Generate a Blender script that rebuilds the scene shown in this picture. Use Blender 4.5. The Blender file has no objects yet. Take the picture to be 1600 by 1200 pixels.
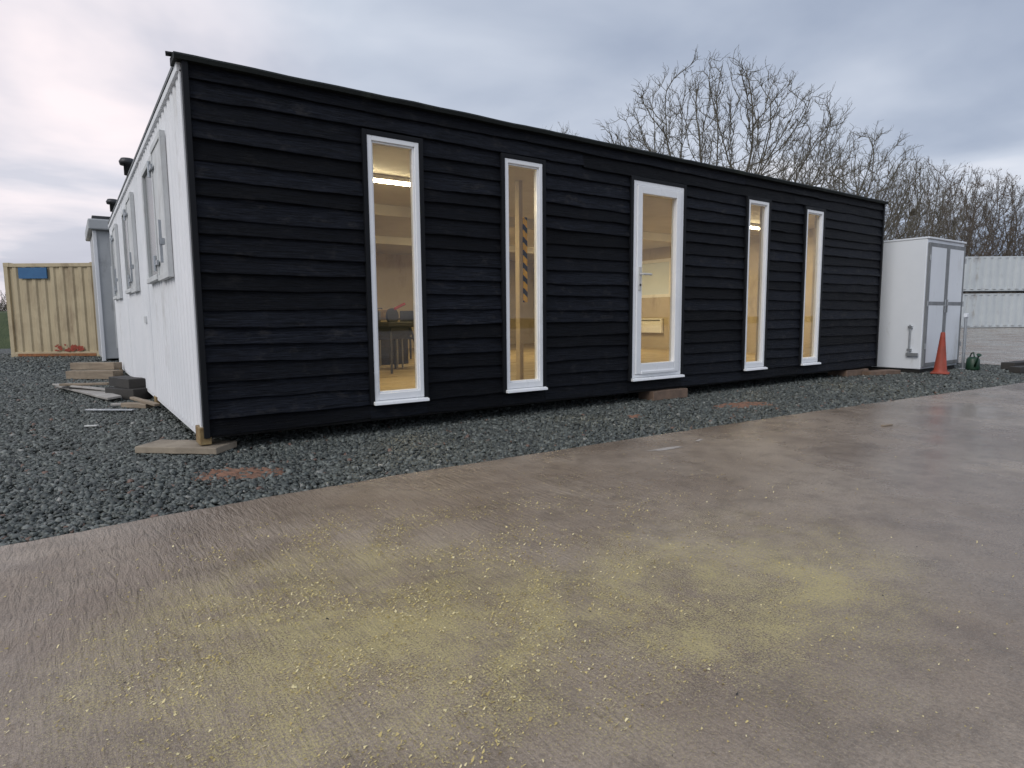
import bpy, math, random
import numpy as np
from mathutils import Vector, Matrix, noise, kdtree
random.seed(7); rng=np.random.default_rng(7)
R=math.radians
col=bpy.context.scene.collection
scene=bpy.context.scene

# ------------------------------------------------------------------ materials
def newmat(name):
    m=bpy.data.materials.new(name); m.use_nodes=True
    nt=m.node_tree; b=nt.nodes['Principled BSDF']
    return m,nt,b
def N(nt,t): return nt.nodes.new(t)
def L(nt,a,b): nt.links.new(a,b)
def coord(nt,scale=(1,1,1),loc=(0,0,0),kind='Object',rot=(0,0,0)):
    tc=nt.nodes.new('ShaderNodeTexCoord'); mp=nt.nodes.new('ShaderNodeMapping')
    mp.inputs['Scale'].default_value=scale; mp.inputs['Location'].default_value=loc; mp.inputs['Rotation'].default_value=rot
    L(nt,tc.outputs[kind],mp.inputs['Vector']); return mp.outputs['Vector']
def noise_t(nt,vec,scale,detail=4,rough=.55,dist=0):
    n=nt.nodes.new('ShaderNodeTexNoise'); n.inputs['Scale'].default_value=scale; n.inputs['Detail'].default_value=detail
    n.inputs['Roughness'].default_value=rough; n.inputs['Distortion'].default_value=dist
    L(nt,vec,n.inputs['Vector']); return n.outputs['Fac']
def ramp(nt,fac,stops):
    r=nt.nodes.new('ShaderNodeValToRGB'); e=r.color_ramp.elements
    while len(e)<len(stops): e.new(.5)
    for i,(p,c) in enumerate(stops):
        e[i].position=p; e[i].color=(tuple(c)+(1,)) if isinstance(c,(tuple,list)) else (c,c,c,1)
    L(nt,fac,r.inputs['Fac']); return r.outputs['Color']
def mix(nt,fac,a,b,mode='MIX'):
    m=nt.nodes.new('ShaderNodeMix'); m.data_type='RGBA'; m.blend_type=mode
    for s,v in ((0,fac),(6,a),(7,b)):
        if hasattr(v,'links'): L(nt,v,m.inputs[s])
        else: m.inputs[s].default_value=v if s==0 else tuple(v)+((1,) if len(v)==3 else ())
    return m.outputs[2]
def math_n(nt,op,a,b=None,clamp=False):
    m=nt.nodes.new('ShaderNodeMath'); m.operation=op; m.use_clamp=clamp
    for i,v in enumerate((a,b)):
        if v is None: continue
        if hasattr(v,'links'): L(nt,v,m.inputs[i])
        else: m.inputs[i].default_value=v
    return m.outputs[0]
def maprange(nt,v,a,b,c,d,smooth=False):
    r=N(nt,'ShaderNodeMapRange'); 
    if smooth: r.interpolation_type='SMOOTHSTEP'
    for k,x in (('From Min',a),('From Max',b),('To Min',c),('To Max',d)): r.inputs[k].default_value=x
    L(nt,v,r.inputs['Value']); return r.outputs[0]
def bump(nt,b,h,strength=.3,dist=.01,prev=None):
    n=nt.nodes.new('ShaderNodeBump'); n.inputs['Strength'].default_value=strength; n.inputs['Distance'].default_value=dist
    L(nt,h,n.inputs['Height'])
    if prev is not None: L(nt,prev,n.inputs['Normal'])
    L(nt,n.outputs['Normal'],b.inputs['Normal']); return n.outputs['Normal']
def grunge(name,c1,c2,rough=.6,scale=4,dirt=None,dirtamt=.5,metal=0,bumps=.15,stretch=(1,1,1),spec=.5,dscale=2.0):
    m,nt,b=newmat(name)
    v=coord(nt,stretch); f=noise_t(nt,v,scale,4,.6)
    c=mix(nt,ramp(nt,f,[(.3,0.0),(.7,1.0)]),c1,c2)
    if dirt:
        f2=noise_t(nt,coord(nt,(1,1,.35),(3,1,2)),dscale,5,.7)
        c=mix(nt,ramp(nt,f2,[(.62-.18*dirtamt,0.0),(.8-.1*dirtamt,1.0)]),c,dirt)
    L(nt,c,b.inputs['Base Color'])
    b.inputs['Metallic'].default_value=metal
    b.inputs['Specular IOR Level'].default_value=spec
    L(nt,ramp(nt,f,[(.3,max(rough-.1,.05)),(.7,min(rough+.12,1.0))]),b.inputs['Roughness'])
    if bumps>=.1: bump(nt,b,noise_t(nt,v,scale*12,2),bumps,.004)
    return m
M={}
M['upvc']=grunge('white upvc',(.88,.89,.90),(.82,.83,.85),.3,3,(.55,.54,.5),.06,bumps=.03)
M['sidewhite']=grunge('weathered white paint',(.80,.80,.82),(.70,.71,.73),.55,1.2,(.42,.40,.37),.25,bumps=.15,dscale=1.6)
M['shutter']=grunge('chalky shutter paint',(.64,.65,.65),(.52,.53,.53),.6,2,(.30,.27,.24),.35)
M['cabinet']=grunge('white cabinet paint',(.76,.79,.83),(.70,.73,.77),.45,1.2,(.45,.44,.42),.1,bumps=.05)
M['cabinetgrey']=grunge('grey door frame paint',(.21,.22,.23),(.16,.17,.18),.5,4,(.1,.09,.08),.3)
M['blacktrim']=grunge('black painted timber trim',(.005,.006,.008),(.010,.011,.014),.55,8,bumps=.3,stretch=(1,1,.2),spec=.2)
M['fascia']=grunge('roof edge felt',(.010,.012,.012),(.02,.024,.022),.7,6,(.06,.07,.05),.35,bumps=.5,spec=.2)
M['under']=grunge('dark steel underframe',(.012,.012,.012),(.02,.018,.016),.8,5)
M['roofgrey']=grunge('grey roof sheet',(.18,.19,.2),(.13,.14,.14),.7,3)
M['ochre']=grunge('rusty ochre steel',(.32,.24,.11),(.2,.12,.05),.7,20,(.1,.05,.03),.6)
M['rustsill']=grunge('orange rust',(.34,.14,.05),(.2,.08,.035),.8,14,(.1,.05,.03),.5)
M['galv']=grunge('galvanised steel',(.45,.47,.49),(.33,.35,.37),.4,8,metal=.7)
M['steeldark']=grunge('dark metal',(.04,.04,.045),(.07,.07,.07),.45,8,metal=.5)
M['cream']=grunge('cream interior board',(.54,.47,.35),(.46,.39,.28),.6,1.2,(.28,.22,.15),.35,bumps=.05)
M['ceil']=grunge('interior ceiling board',(.60,.56,.47),(.50,.46,.38),.6,1.5,bumps=.05)
M['floorin']=grunge('plywood floor',(.46,.37,.22),(.33,.26,.15),.5,1.8,(.2,.15,.09),.5,stretch=(1,4,1))
M['timber']=grunge('weathered timber',(.32,.255,.185),(.21,.165,.12),.75,3,(.09,.075,.055),.45,stretch=(1,6,6),bumps=.5)
M['paletimber']=grunge('pale grey board',(.42,.40,.37),(.3,.28,.26),.7,3,(.15,.14,.12),.3,bumps=.4)
M['slab']=grunge('buff slab',(.33,.275,.205),(.23,.19,.145),.75,9,(.12,.1,.08),.3,bumps=.5)
M['redblock']=grunge('damp brown timber block',(.22,.145,.10),(.14,.095,.07),.7,8,(.06,.045,.035),.4,bumps=.5)
M['sleeper']=grunge('black creosoted timber',(.03,.028,.026),(.05,.045,.04),.7,5,bumps=.6)
M['creamcont']=grunge('faded tan container paint',(.52,.43,.275),(.43,.35,.225),.6,1.4,(.27,.2,.125),.55,bumps=.1,dscale=1.8)
M['greycont']=grunge('pale blue grey container paint',(.56,.60,.62),(.47,.51,.54),.6,.8,(.22,.18,.15),.3,bumps=.05,dscale=.9)
M['greycabin']=grunge('grey cabin paint',(.46,.47,.48),(.36,.37,.38),.55,1.5,(.2,.2,.2),.3)
M['blue']=grunge('blue plate',(.02,.1,.24),(.03,.13,.28),.5,6)
M['rustred']=grunge('red primer stain',(.36,.045,.025),(.22,.06,.03),.7,9)
M['orange']=grunge('cone orange',(.40,.065,.035),(.28,.05,.03),.6,6,(.13,.06,.04),.55)
M['green']=grunge('green plastic',(.008,.045,.02),(.012,.036,.018),.4,6)
M['bark']=grunge('winter bark',(.14,.125,.095),(.10,.09,.07),.9,3,bumps=.05)
M['twig']=grunge('bare twigs',(.145,.13,.098),(.11,.098,.075),.9,1,bumps=0)
M['redtwig']=grunge('brownish twigs and catkins',(.14,.115,.09),(.105,.087,.07),.9,1,bumps=0)
M['deadleaf']=grunge('withered leaves',(.13,.09,.065),(.10,.073,.052),.9,1,bumps=0)
M['tread']=grunge('worktop',(.16,.12,.08),(.1,.08,.06),.5,4)
M['soil']=grunge('red clay soil',(.26,.135,.085),(.17,.09,.06),.85,12,(.09,.07,.055),.6,bumps=.8,dscale=9)
M['whitescrap']=grunge('white scrap',(.6,.6,.58),(.5,.5,.48),.6,9)
M['palescrap']=grunge('pale trodden paper',(.5,.46,.42),(.36,.32,.28),.6,20)
M['redtool']=grunge('red tool enamel',(.4,.03,.02),(.3,.03,.02),.4,6)
M['daylight_paint']=grunge('daylight painted pane',(.70,.78,.86),(.64,.72,.80),.7,2,bumps=.05)  # pale blue colour stands in for daylight in the end window

def glass(name,tint):
    m=bpy.data.materials.new(name); m.use_nodes=True; nt=m.node_tree; nt.nodes.clear()
    o=nt.nodes.new('ShaderNodeOutputMaterial'); mx=nt.nodes.new('ShaderNodeMixShader')
    t=nt.nodes.new('ShaderNodeBsdfTransparent'); t.inputs[0].default_value=tint
    g=nt.nodes.new('ShaderNodeBsdfGlossy'); g.inputs['Roughness'].default_value=.02
    f=nt.nodes.new('ShaderNodeLayerWeight'); f.inputs['Blend'].default_value=.5
    s=math_n(nt,'ADD',math_n(nt,'MULTIPLY',math_n(nt,'POWER',f.outputs['Facing'],4.0),.9),.08,True)
    L(nt,s,mx.inputs[0]); L(nt,t.outputs[0],mx.inputs[1]); L(nt,g.outputs[0],mx.inputs[2]); L(nt,mx.outputs[0],o.inputs[0])
    return m
M['glass']=glass('window glass',(.84,.85,.83,1))
m,nt,b=newmat('dim glass'); b.inputs['Base Color'].default_value=(.16,.17,.17,1); b.inputs['Roughness'].default_value=.25; M['darkglass']=m
m,nt,b=newmat('lit tube'); b.inputs['Emission Color'].default_value=(1,.84,.52,1); b.inputs['Emission Strength'].default_value=36; M['tube']=m

m,nt,b=newmat('black stained feather edge boards')
at=N(nt,'ShaderNodeAttribute'); at.attribute_name='tone'
v=coord(nt,(1.2,1,26)); g1=noise_t(nt,v,3,6,.7,.4)
g0=noise_t(nt,coord(nt,(3,1,90)),2,3,.7)
g2=noise_t(nt,coord(nt,(5,1,9)),1.1,4,.65)
base=mix(nt,ramp(nt,g1,[(.40,0.0),(.62,1.0)]),(.0010,.0015,.0030),(.0092,.0112,.0170))
base=mix(nt,ramp(nt,g0,[(.52,0.0),(.68,.85)]),base,(.019,.0225,.030))
base=mix(nt,ramp(nt,g2,[(.56,0.0),(.72,.7)]),base,(.029,.028,.028))
tonec=mix(nt,at.outputs['Fac'],(.28,.29,.33),(1.6,1.58,1.6))
base=mix(nt,1.0,base,tonec,'MULTIPLY')
L(nt,base,b.inputs['Base Color']); L(nt,ramp(nt,g1,[(.3,.42),(.7,.78)]),b.inputs['Roughness'])
b.inputs['Specular IOR Level'].default_value=.15
p=bump(nt,b,g1,1.0,.011); bump(nt,b,g0,.9,.004,p); M['clad']=m

m,nt,b=newmat('slate gravel stones')
at=N(nt,'ShaderNodeAttribute'); at.attribute_name='tone'
c=ramp(nt,at.outputs['Fac'],[(0,(.036,.04,.038)),(.35,(.085,.095,.088)),(.65,(.14,.155,.142)),(.88,(.23,.245,.225)),(.97,(.36,.35,.32)),(1,(.2,.12,.09))])
f=noise_t(nt,coord(nt),60,2); c=mix(nt,ramp(nt,f,[(.35,0.0),(.7,.4)]),c,(.045,.048,.045))
L(nt,c,b.inputs['Base Color']); b.inputs['Roughness'].default_value=.5; M['stone']=m
m,nt,b=newmat('gravel bed')
vv=coord(nt); vo=N(nt,'ShaderNodeTexVoronoi'); vo.inputs['Scale'].default_value=28; L(nt,vv,vo.inputs['Vector'])
sep=N(nt,'ShaderNodeSeparateColor'); L(nt,vo.outputs['Color'],sep.inputs[0])
c=ramp(nt,sep.outputs[0],[(0,(.03,.034,.033)),(.5,(.09,.1,.095)),(.9,(.17,.18,.165)),(1,(.28,.28,.26))])
big=noise_t(nt,vv,.7,4); c=mix(nt,ramp(nt,big,[(.35,0.0),(.7,.5)]),c,(.06,.062,.058))
L(nt,c,b.inputs['Base Color']); b.inputs['Roughness'].default_value=.7
bump(nt,b,vo.outputs['Distance'],1.0,.03); M['gravelbed']=m
m,nt,b=newmat('rough winter grass')
c=ramp(nt,noise_t(nt,coord(nt),1.2,6,.7),[(.3,(.035,.055,.02)),(.6,(.07,.09,.035)),(.8,(.11,.11,.05))])
L(nt,c,b.inputs['Base Color']); b.inputs['Roughness'].default_value=.95; bump(nt,b,noise_t(nt,coord(nt),14,3),.8,.08); M['grass']=m

# wet concrete
m,nt,b=newmat('wet brushed concrete')
v=coord(nt); sx=N(nt,'ShaderNodeSeparateXYZ'); L(nt,v,sx.inputs[0])
n1=noise_t(nt,v,.8,6,.64); n2=noise_t(nt,coord(nt,(1,1,1),(7,3,0)),4,6,.72); n3=noise_t(nt,v,90,3,.7)
c=mix(nt,ramp(nt,n1,[(.36,0.0),(.64,1.0)]),(.25,.185,.135),(.41,.33,.255))
c=mix(nt,ramp(nt,n2,[(.36,.6),(.54,0.0)]),c,(.16,.12,.088))
c=mix(nt,ramp(nt,n3,[(.35,.5),(.6,0.0)]),c,(.115,.088,.066))
fine=noise_t(nt,coord(nt,(1,1,1),(1,5,0)),230,2,.7)
c=mix(nt,ramp(nt,fine,[(.56,0.0),(.68,.5)]),c,(.52,.455,.37))
def blob(cx,cy,rx,ry,rot=0):
    tc=N(nt,'ShaderNodeTexCoord'); mp=N(nt,'ShaderNodeMapping'); mp.vector_type='TEXTURE'
    mp.inputs['Location'].default_value=(cx,cy,0); mp.inputs['Scale'].default_value=(rx,ry,1); mp.inputs['Rotation'].default_value=(0,0,rot)
    L(nt,tc.outputs['Object'],mp.inputs['Vector']); ln=N(nt,'ShaderNodeVectorMath'); ln.operation='LENGTH'; L(nt,mp.outputs[0],ln.inputs[0])
    return maprange(nt,ln.outputs['Value'],0,1,1,0,True)
msk=math_n(nt,'MAXIMUM',blob(-.05,-3.2,1.7,1.55,-.3),math_n(nt,'MULTIPLY',blob(1.1,-3.7,2.3,1.5,.2),.78))
d1=noise_t(nt,coord(nt,(1,1,1),(2,9,0)),1.9,6,.78,.3)
cov=math_n(nt,'MULTIPLY',math_n(nt,'MULTIPLY',msk,1.45,True),ramp(nt,d1,[(.30,.5),(.62,1.0)]))
gr=noise_t(nt,coord(nt,(1,1,1),(5,5,0)),150,4,.85)
tt=math_n(nt,'ADD',gr,math_n(nt,'MULTIPLY',math_n(nt,'SUBTRACT',cov,1.0),.34))
dm=ramp(nt,tt,[(.405,0.0),(.51,.85)])
c=mix(nt,dm,c,(.52,.435,.19))
L(nt,c,b.inputs['Base Color'])
wet=noise_t(nt,coord(nt,(1,1,1),(11,4,0)),.9,6,.65)
wx=maprange(nt,sx.outputs[0],-.5,5,.14,-.06)
rr=math_n(nt,'ADD',ramp(nt,wet,[(.42,.12),(.58,.38)]),wx)
rr=math_n(nt,'ADD',rr,math_n(nt,'MULTIPLY',dm,.3),True)
L(nt,rr,b.inputs['Roughness']); b.inputs['Specular IOR Level'].default_value=.66
rd=noise_t(nt,coord(nt,(38,7.0,1)),1,3,.6,.4)
rf=math_n(nt,'MULTIPLY',maprange(nt,sx.outputs[0],-.2,3.2,1,.2,True),maprange(nt,sx.outputs[1],-3.4,-2.1,.4,1,True))
h=math_n(nt,'ADD',math_n(nt,'MULTIPLY',rd,rf),math_n(nt,'MULTIPLY',n3,.22))
p=bump(nt,b,h,.9,.016)
far=maprange(nt,sx.outputs[0],6,16,.012,.001)
p=bump(nt,b,math_n(nt,'ADD',math_n(nt,'MULTIPLY',fine,.0022),math_n(nt,'MULTIPLY',n2,far)),.5,1.0,p); M['concrete']=m
m,nt,b=newmat('pale yellow wood chips'); at=N(nt,'ShaderNodeAttribute'); at.attribute_name='tone'
L(nt,ramp(nt,at.outputs['Fac'],[(0,(.38,.29,.10)),(.6,(.60,.49,.21)),(1,(.78,.68,.40))]),b.inputs['Base Color']); b.inputs['Roughness'].default_value=.8; M['chips']=m
m,nt,b=newmat('black and yellow hazard tape')
tc=N(nt,'ShaderNodeTexCoord'); sp=N(nt,'ShaderNodeSeparateXYZ'); L(nt,tc.outputs['Object'],sp.inputs[0])
s=math_n(nt,'ADD',math_n(nt,'MULTIPLY',sp.outputs[0],6),math_n(nt,'MULTIPLY',sp.outputs[2],7)); s=math_n(nt,'GREATER_THAN',math_n(nt,'FRACT',s),.45)
L(nt,mix(nt,s,(.006,.006,.006),(.95,.62,.01)),b.inputs['Base Color']); b.inputs['Roughness'].default_value=.8; b.inputs['Specular IOR Level'].default_value=.1; M['hazard']=m

# ------------------------------------------------------------------ mesh helpers
class MB:
    def __init__(s): s.v=[]; s.f=[]
    def box(s,x0,x1,y0,y1,z0,z1):
        n=len(s.v); s.v+=[(x,y,z) for z in (z0,z1) for x,y in ((x0,y0),(x1,y0),(x1,y1),(x0,y1))]
        s.f+=[tuple(n+i for i in q) for q in ((3,2,1,0),(4,5,6,7),(0,1,5,4),(1,2,6,5),(2,3,7,6),(3,0,4,7))]; return s
    def quad(s,*p): n=len(s.v); s.v+=list(p); s.f.append(tuple(range(n,n+len(p)))); return s
    def bar(s,p0,p1,w,h,roll=0):
        p0=Vector(p0);p1=Vector(p1);d=(p1-p0).normalized(); up=Vector((0,0,1)) if abs(d.z)<.95 else Vector((0,1,0))
        a=d.cross(up).normalized(); b=a.cross(d)
        n=len(s.v)
        for p in (p0,p1):
            for i,j in ((-1,-1),(1,-1),(1,1),(-1,1)): s.v.append(tuple(p+a*w/2*i+b*h/2*j))
        s.f+=[tuple(n+i for i in q) for q in ((0,1,2,3),(7,6,5,4),(4,5,1,0),(5,6,2,1),(6,7,3,2),(7,4,0,3))]; return s
    def tube(s,p0,p1,r0,r1=None,n=12,caps=True):
        r1=r0 if r1 is None else r1; p0=Vector(p0);p1=Vector(p1);d=(p1-p0).normalized()
        a=d.cross(Vector((0,0,1)) if abs(d.z)<.95 else Vector((0,1,0))).normalized(); b=a.cross(d); k=len(s.v)
        for p,r in ((p0,r0),(p1,r1)):
            for i in range(n):
                t=2*math.pi*i/n; s.v.append(tuple(p+a*math.cos(t)*r+b*math.sin(t)*r))
        for i in range(n): j=(i+1)%n; s.f.append((k+i,k+j,k+n+j,k+n+i))
        if caps: s.f.append(tuple(k+i for i in range(n))[::-1]); s.f.append(tuple(k+n+i for i in range(n)))
        return s
    def lathe(s,prof,c=(0,0,0),n=24):
        k=len(s.v)
        for r,z in prof:
            for i in range(n): t=2*math.pi*i/n; s.v.append((c[0]+r*math.cos(t),c[1]+r*math.sin(t),c[2]+z))
        for j in range(len(prof)-1):
            for i in range(n): q=(i+1)%n; s.f.append((k+j*n+i,k+j*n+q,k+j*n+n+q,k+j*n+n+i))
        return s
    def corr(s,p0,u,length,z0,z1,nrm,pitch=.2,depth=.03,flat=.35):
        u=Vector(u);nrm=Vector(nrm);p0=Vector(p0); pts=[];k=0
        while k*pitch<length:
            for a,d in ((0,0),(flat,0),(.5,1),(.5+flat,1)):
                x=(k+a)*pitch
                if x<length: pts.append((x,d))
            k+=1
        pts.append((length,0)); n=len(s.v)
        for x,d in pts:
            q=p0+u*x+nrm*depth*d
            s.v+=[(q.x,q.y,z0),(q.x,q.y,z1)]
        for i in range(len(pts)-1): s.f.append((n+2*i,n+2*i+2,n+2*i+3,n+2*i+1))
        return s
    def build(s,name,mat,parent=None,smooth=False,bevel=0,loc=None):
        me=bpy.data.meshes.new(name); me.from_pydata(s.v,[],s.f); me.materials.append(mat); me.validate()
        if smooth:
            for p in me.polygons: p.use_smooth=True
        o=bpy.data.objects.new(name,me); col.objects.link(o)
        if parent: o.parent=parent
        if loc: o.location=loc
        if bevel:
            b=o.modifiers.new('bevel','BEVEL'); b.width=bevel; b.segments=2; b.limit_method='ANGLE'
        return o
def tag(o,label=None,cat=None,group=None,kind=None):
    if label: o['label']=label
    if cat: o['category']=cat
    if group: o['group']=group
    if kind: o['kind']=kind
    return o
def thing(name,label,cat,loc=(0,0,0),rz=0,group=None):
    o=bpy.data.objects.new(name,None); col.objects.link(o); o.empty_display_size=.2
    o.location=loc; o.rotation_euler=(0,0,rz); return tag(o,label,cat,group)
def npmesh(name,verts,faces,k,mat,tone=None):
    me=bpy.data.meshes.new(name); nv=len(verts); nf=len(faces)
    me.vertices.add(nv); me.vertices.foreach_set('co',verts.astype(np.float32).ravel())
    me.loops.add(nf*k); me.loops.foreach_set('vertex_index',faces.astype(np.int32).ravel())
    me.polygons.add(nf); me.polygons.foreach_set('loop_start',np.arange(0,nf*k,k,dtype=np.int32))
    me.polygons.foreach_set('loop_total',np.full(nf,k,dtype=np.int32))
    me.update(calc_edges=True); me.materials.append(mat)
    if tone is not None:
        a=me.attributes.new('tone','FLOAT','POINT'); a.data.foreach_set('value',tone.astype(np.float32))
    o=bpy.data.objects.new(name,me); col.objects.link(o); return o

# ------------------------------------------------------------------ setting
g=MB(); g.v=[(-600,-600,-.2),(600,-600,-.2),(600,600,-.2),(-600,600,-.2)]; g.f=[(0,1,2,3)]
tag(g.build('ground',M['grass']),kind='structure')
EDGE=[(-15,-2.0),(-1.07,-1.56),(-.3,-1.49),(.8,-1.46),(2.6,-1.52),(5.2,-1.64),(10.3,-2.03),(13.6,-2.35)]
def edge(x):
    for (a,b),(c,d) in zip(EDGE,EDGE[1:]):
        if a<=x<=c: return b+(d-b)*(x-a)/(c-a)
    return EDGE[-1][1]
g=MB(); xs=[-15+.06*i for i in range(int(28.6/.06)+1)]
for x in xs:
    y=edge(x)+.014*noise.noise(Vector((x*3,0,0)))+.012*noise.noise(Vector((x*11,5,0)))
    g.v+=[(x,y,-.1),(x,y-.004,-.006),(x,y-.02,0),(x,-40,0)]
for i in range(len(xs)-1):
    a=4*i
    for j in range(3): g.f.append((a+j,a+4+j,a+5+j,a+1+j)[::-1])
xe=xs[-1]; ye=edge(xe)-.02
g.quad((xe,-40,0),(90,-40,0),(90,ye,0),(xe,ye,0)); g.quad((xe,ye,0),(90,ye,0),(90,8,0),(xe+.5,8,0)); g.quad((xe+.5,8,0),(90,8,0),(90,70,0),(24,70,0))
tag(g.build('concrete_yard',M['concrete']),kind='structure')
g=MB(); g.v=[(-9,-1.9,-.035),(13.9,-2.3,-.035),(14.3,8,-.035),(24,45,-.035),(-5,30,-.035),(-9,26,-.035)]; g.f=[tuple(range(6))]
tag(g.build('gravel_bed',M['gravelbed']),kind='structure')
g=MB(); n=40
for i in range(n+1):
    x=-30+i*1.0
    for y,z in ((25,-.19),(27,.5),(29.5,1.25),(33,1.5),(50,1.3)): g.v.append((x,y+.5*noise.noise(Vector((x*.5,1,y))),z+(.25*noise.noise(Vector((x*.35,y,0))) if z>0 else 0)))
for i in range(n):
    for j in range(4): a=i*5+j; g.f.append((a,a+5,a+6,a+1))
tag(g.build('grass_bank',M['grass'],smooth=True),kind='structure')

def stones(regions):
    P=[];S=[]
    for (x0,x1,y0,y1,dens,s0,s1,test) in regions:
        n=int((x1-x0)*(y1-y0)*dens); xy=rng.random((n,2))*[x1-x0,y1-y0]+[x0,y0]
        ok=np.array([test(a,b) for a,b in xy]); xy=xy[ok]; P.append(xy); S.append(s0+(s1-s0)*rng.random(len(xy))**1.8)
    P=np.concatenate(P);S=np.concatenate(S);n=len(P)
    cube=np.array([(x,y,z) for z in (-1,1) for x,y in ((-1,-1),(1,-1),(1,1),(-1,1))],float)
    V=cube[None]*(1+rng.normal(0,.28,(n,8,3))); V[:,4:,:2]*=.72
    sc=np.stack([S*(.8+.5*rng.random(n)),S*(.5+.4*rng.random(n)),S*(.25+.3*rng.random(n))],1); V*=sc[:,None]*.5
    def rot(V,ax,a):
        i,j=[(1,2),(0,2),(0,1)][ax]; c,s=np.cos(a)[:,None],np.sin(a)[:,None]; q=V.copy(); q[:,:,i]=V[:,:,i]*c-V[:,:,j]*s; q[:,:,j]=V[:,:,i]*s+V[:,:,j]*c; return q
    V=rot(V,0,rng.normal(0,.45,n)); V=rot(V,1,rng.normal(0,.45,n)); V=rot(V,2,rng.random(n)*6.28)
    V[:,:,:2]+=P[:,None]; V[:,:,2]+=(-.026+rng.random(n)*.020)[:,None]
    q=np.array([(3,2,1,0),(4,5,6,7),(0,1,5,4),(1,2,6,5),(2,3,7,6),(3,0,4,7)])
    F=(q[None]+8*np.arange(n)[:,None,None]).reshape(-1,4)
    t=np.clip(rng.beta(2,2.4,n)+.0,0,1); t[rng.random(n)<.010]=1
    return npmesh('gravel',V.reshape(-1,3),F,4,M['stone'],np.repeat(t,8))
inb=lambda x,y: (y>edge(x)+.0) and not(x>.5 and y>.6)
st=stones([(-3.2,2.6,-1.65,.7,3600,.013,.042,inb),(2.6,7,-1.75,.6,2200,.015,.044,inb),(7,13.6,-2.3,.5,1200,.018,.05,inb),
 (-3.0,.1,.7,5,2000,.016,.048,lambda x,y:x<.1),(-3.6,.1,5,10,900,.022,.06,lambda x,y:True),(-4.5,1,10,20,200,.03,.08,lambda x,y:True),
 (-1.5,5,-1.72,-1.52,60,.012,.03,lambda x,y:y<edge(x)+.02)])
tag(st,'grey green slate gravel strewn round the cabin','gravel',kind='stuff')
def flakes(n,name,mat,pos,s0,s1,z=.003,thick=.4,pw=2.2):
    XY=pos(n); n=len(XY); S=s0+(s1-s0)*rng.random(n)**pw; k=5
    ang=np.sort(rng.random((n,k))*6.28,axis=1); r=S[:,None]*(.55+.5*rng.random((n,k)))
    top=np.stack([np.cos(ang)*r,np.sin(ang)*r*.75,np.zeros((n,k))],2)
    tx=rng.normal(0,thick,n);ty=rng.normal(0,thick,n)
    top[:,:,2]=top[:,:,0]*tx[:,None]+top[:,:,1]*ty[:,None]; top[:,:,2]-=top[:,:,2].min(1)[:,None]; top[:,:,2]+=z
    top[:,:,:2]+=XY[:,None]
    F=np.arange(n*k).reshape(n,k)
    return npmesh(name,top.reshape(-1,3),F,k,mat,np.repeat(rng.random(n),k))
def sawpos(n):
    C=[((.12,-2.3),(.32,.18),.12),((.3,-2.9),(.55,.38),.22),((.9,-2.8),(.45,.35),.10),((-.15,-3.2),(.38,.38),.2),((1.4,-2.8),(.8,.5),.07),((.05,-3.7),(.5,.4),.18),((1.0,-3.6),(.8,.6),.08),((.5,-3.0),(1.1,.8),.06)]
    o=[]
    for c,s,w in C: o.append(rng.normal(0,1,(int(n*w),2))*s+c)
    o=np.concatenate(o)
    keep=np.array([noise.noise(Vector((a*4,b*4,0)))+.6*noise.noise(Vector((a*15,b*15,3)))+rng.normal(0,.3)>.0 for a,b in o])
    o=o[keep]; return o[(o[:,1]<-1.75)]
tag(flakes(95000,'sawdust',M['chips'],sawpos,.0010,.0070,.0015,.4,3.6),'pale yellow wood chips scattered on the wet concrete','sawdust',kind='stuff')
def gritpos(n):
    xy=rng.random((n,2))*[9,3.2]+[-1.5,-4.8]; return xy[xy[:,1]<-1.6]
M['grit']=grunge('dark grit',(.05,.045,.04),(.03,.03,.03),.8,9)
tag(flakes(1400,'grit',M['grit'],gritpos,.0012,.006,.001),'dark grit specks on the concrete','grit',kind='stuff')

# ------------------------------------------------------------------ the black clad cabin
LX,DY,ZB,ZT=10.26,9.02,.10,2.80
cab=thing('portable_cabin','long flat roofed cabin with black timber boarded front and white ribbed steel end','cabin')
WIN=[(1.33,1.80),(2.70,3.15),(6.55,7.0),(7.93,8.38)]; DR=(4.43,5.27); WZ=(.28,2.475)
OPEN=sorted([(a-.04,b+.04,WZ[0]-.035,WZ[1]+.04) for a,b in WIN+[DR]])
bm=MB(); tone=[]; rowh=.1335; z=ZB+.02; r=0
def board(x0,x1,za,zb2,row,seed,full_z0,full_z1):
    n=max(1,int((x1-x0)/.08)); k=len(bm.v)
    tw=random.gauss(0,.004); sl=random.gauss(0,.005)
    for i in range(n+1):
        x=x0+(x1-x0)*i/n
        wz=.017*noise.noise(Vector((x*.7+seed*7,row*3.1,0)))+.008*noise.noise(Vector((x*3,row*5.3,1)))+.004*noise.noise(Vector((x*10,row*2.3,4)))+tw+sl*(i/n-.5)
        wy=.016*noise.noise(Vector((x*1.1,row*2.7,9)))
        def yy(z): t=(z-full_z0)/(full_z1-full_z0); return -.035+.023*t-wy*(1-t)
        lo=za+(wz if za<=full_z0+1e-6 else 0)
        bm.v+=[(x,-.004,lo),(x,yy(za),lo),(x,yy(za)-.002,lo+.005),(x,yy(zb2),zb2)]
    for i in range(n):
        a=k+4*i
        for j in range(3): bm.f.append((a+j,a+4+j,a+5+j,a+1+j))
    e=k+4*n; bm.f+=[(k,k+1,k+2,k+3),(e+3,e+2,e+1,e)]
    t=random.random(); tone.extend([t]*(4*(n+1)))
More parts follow.
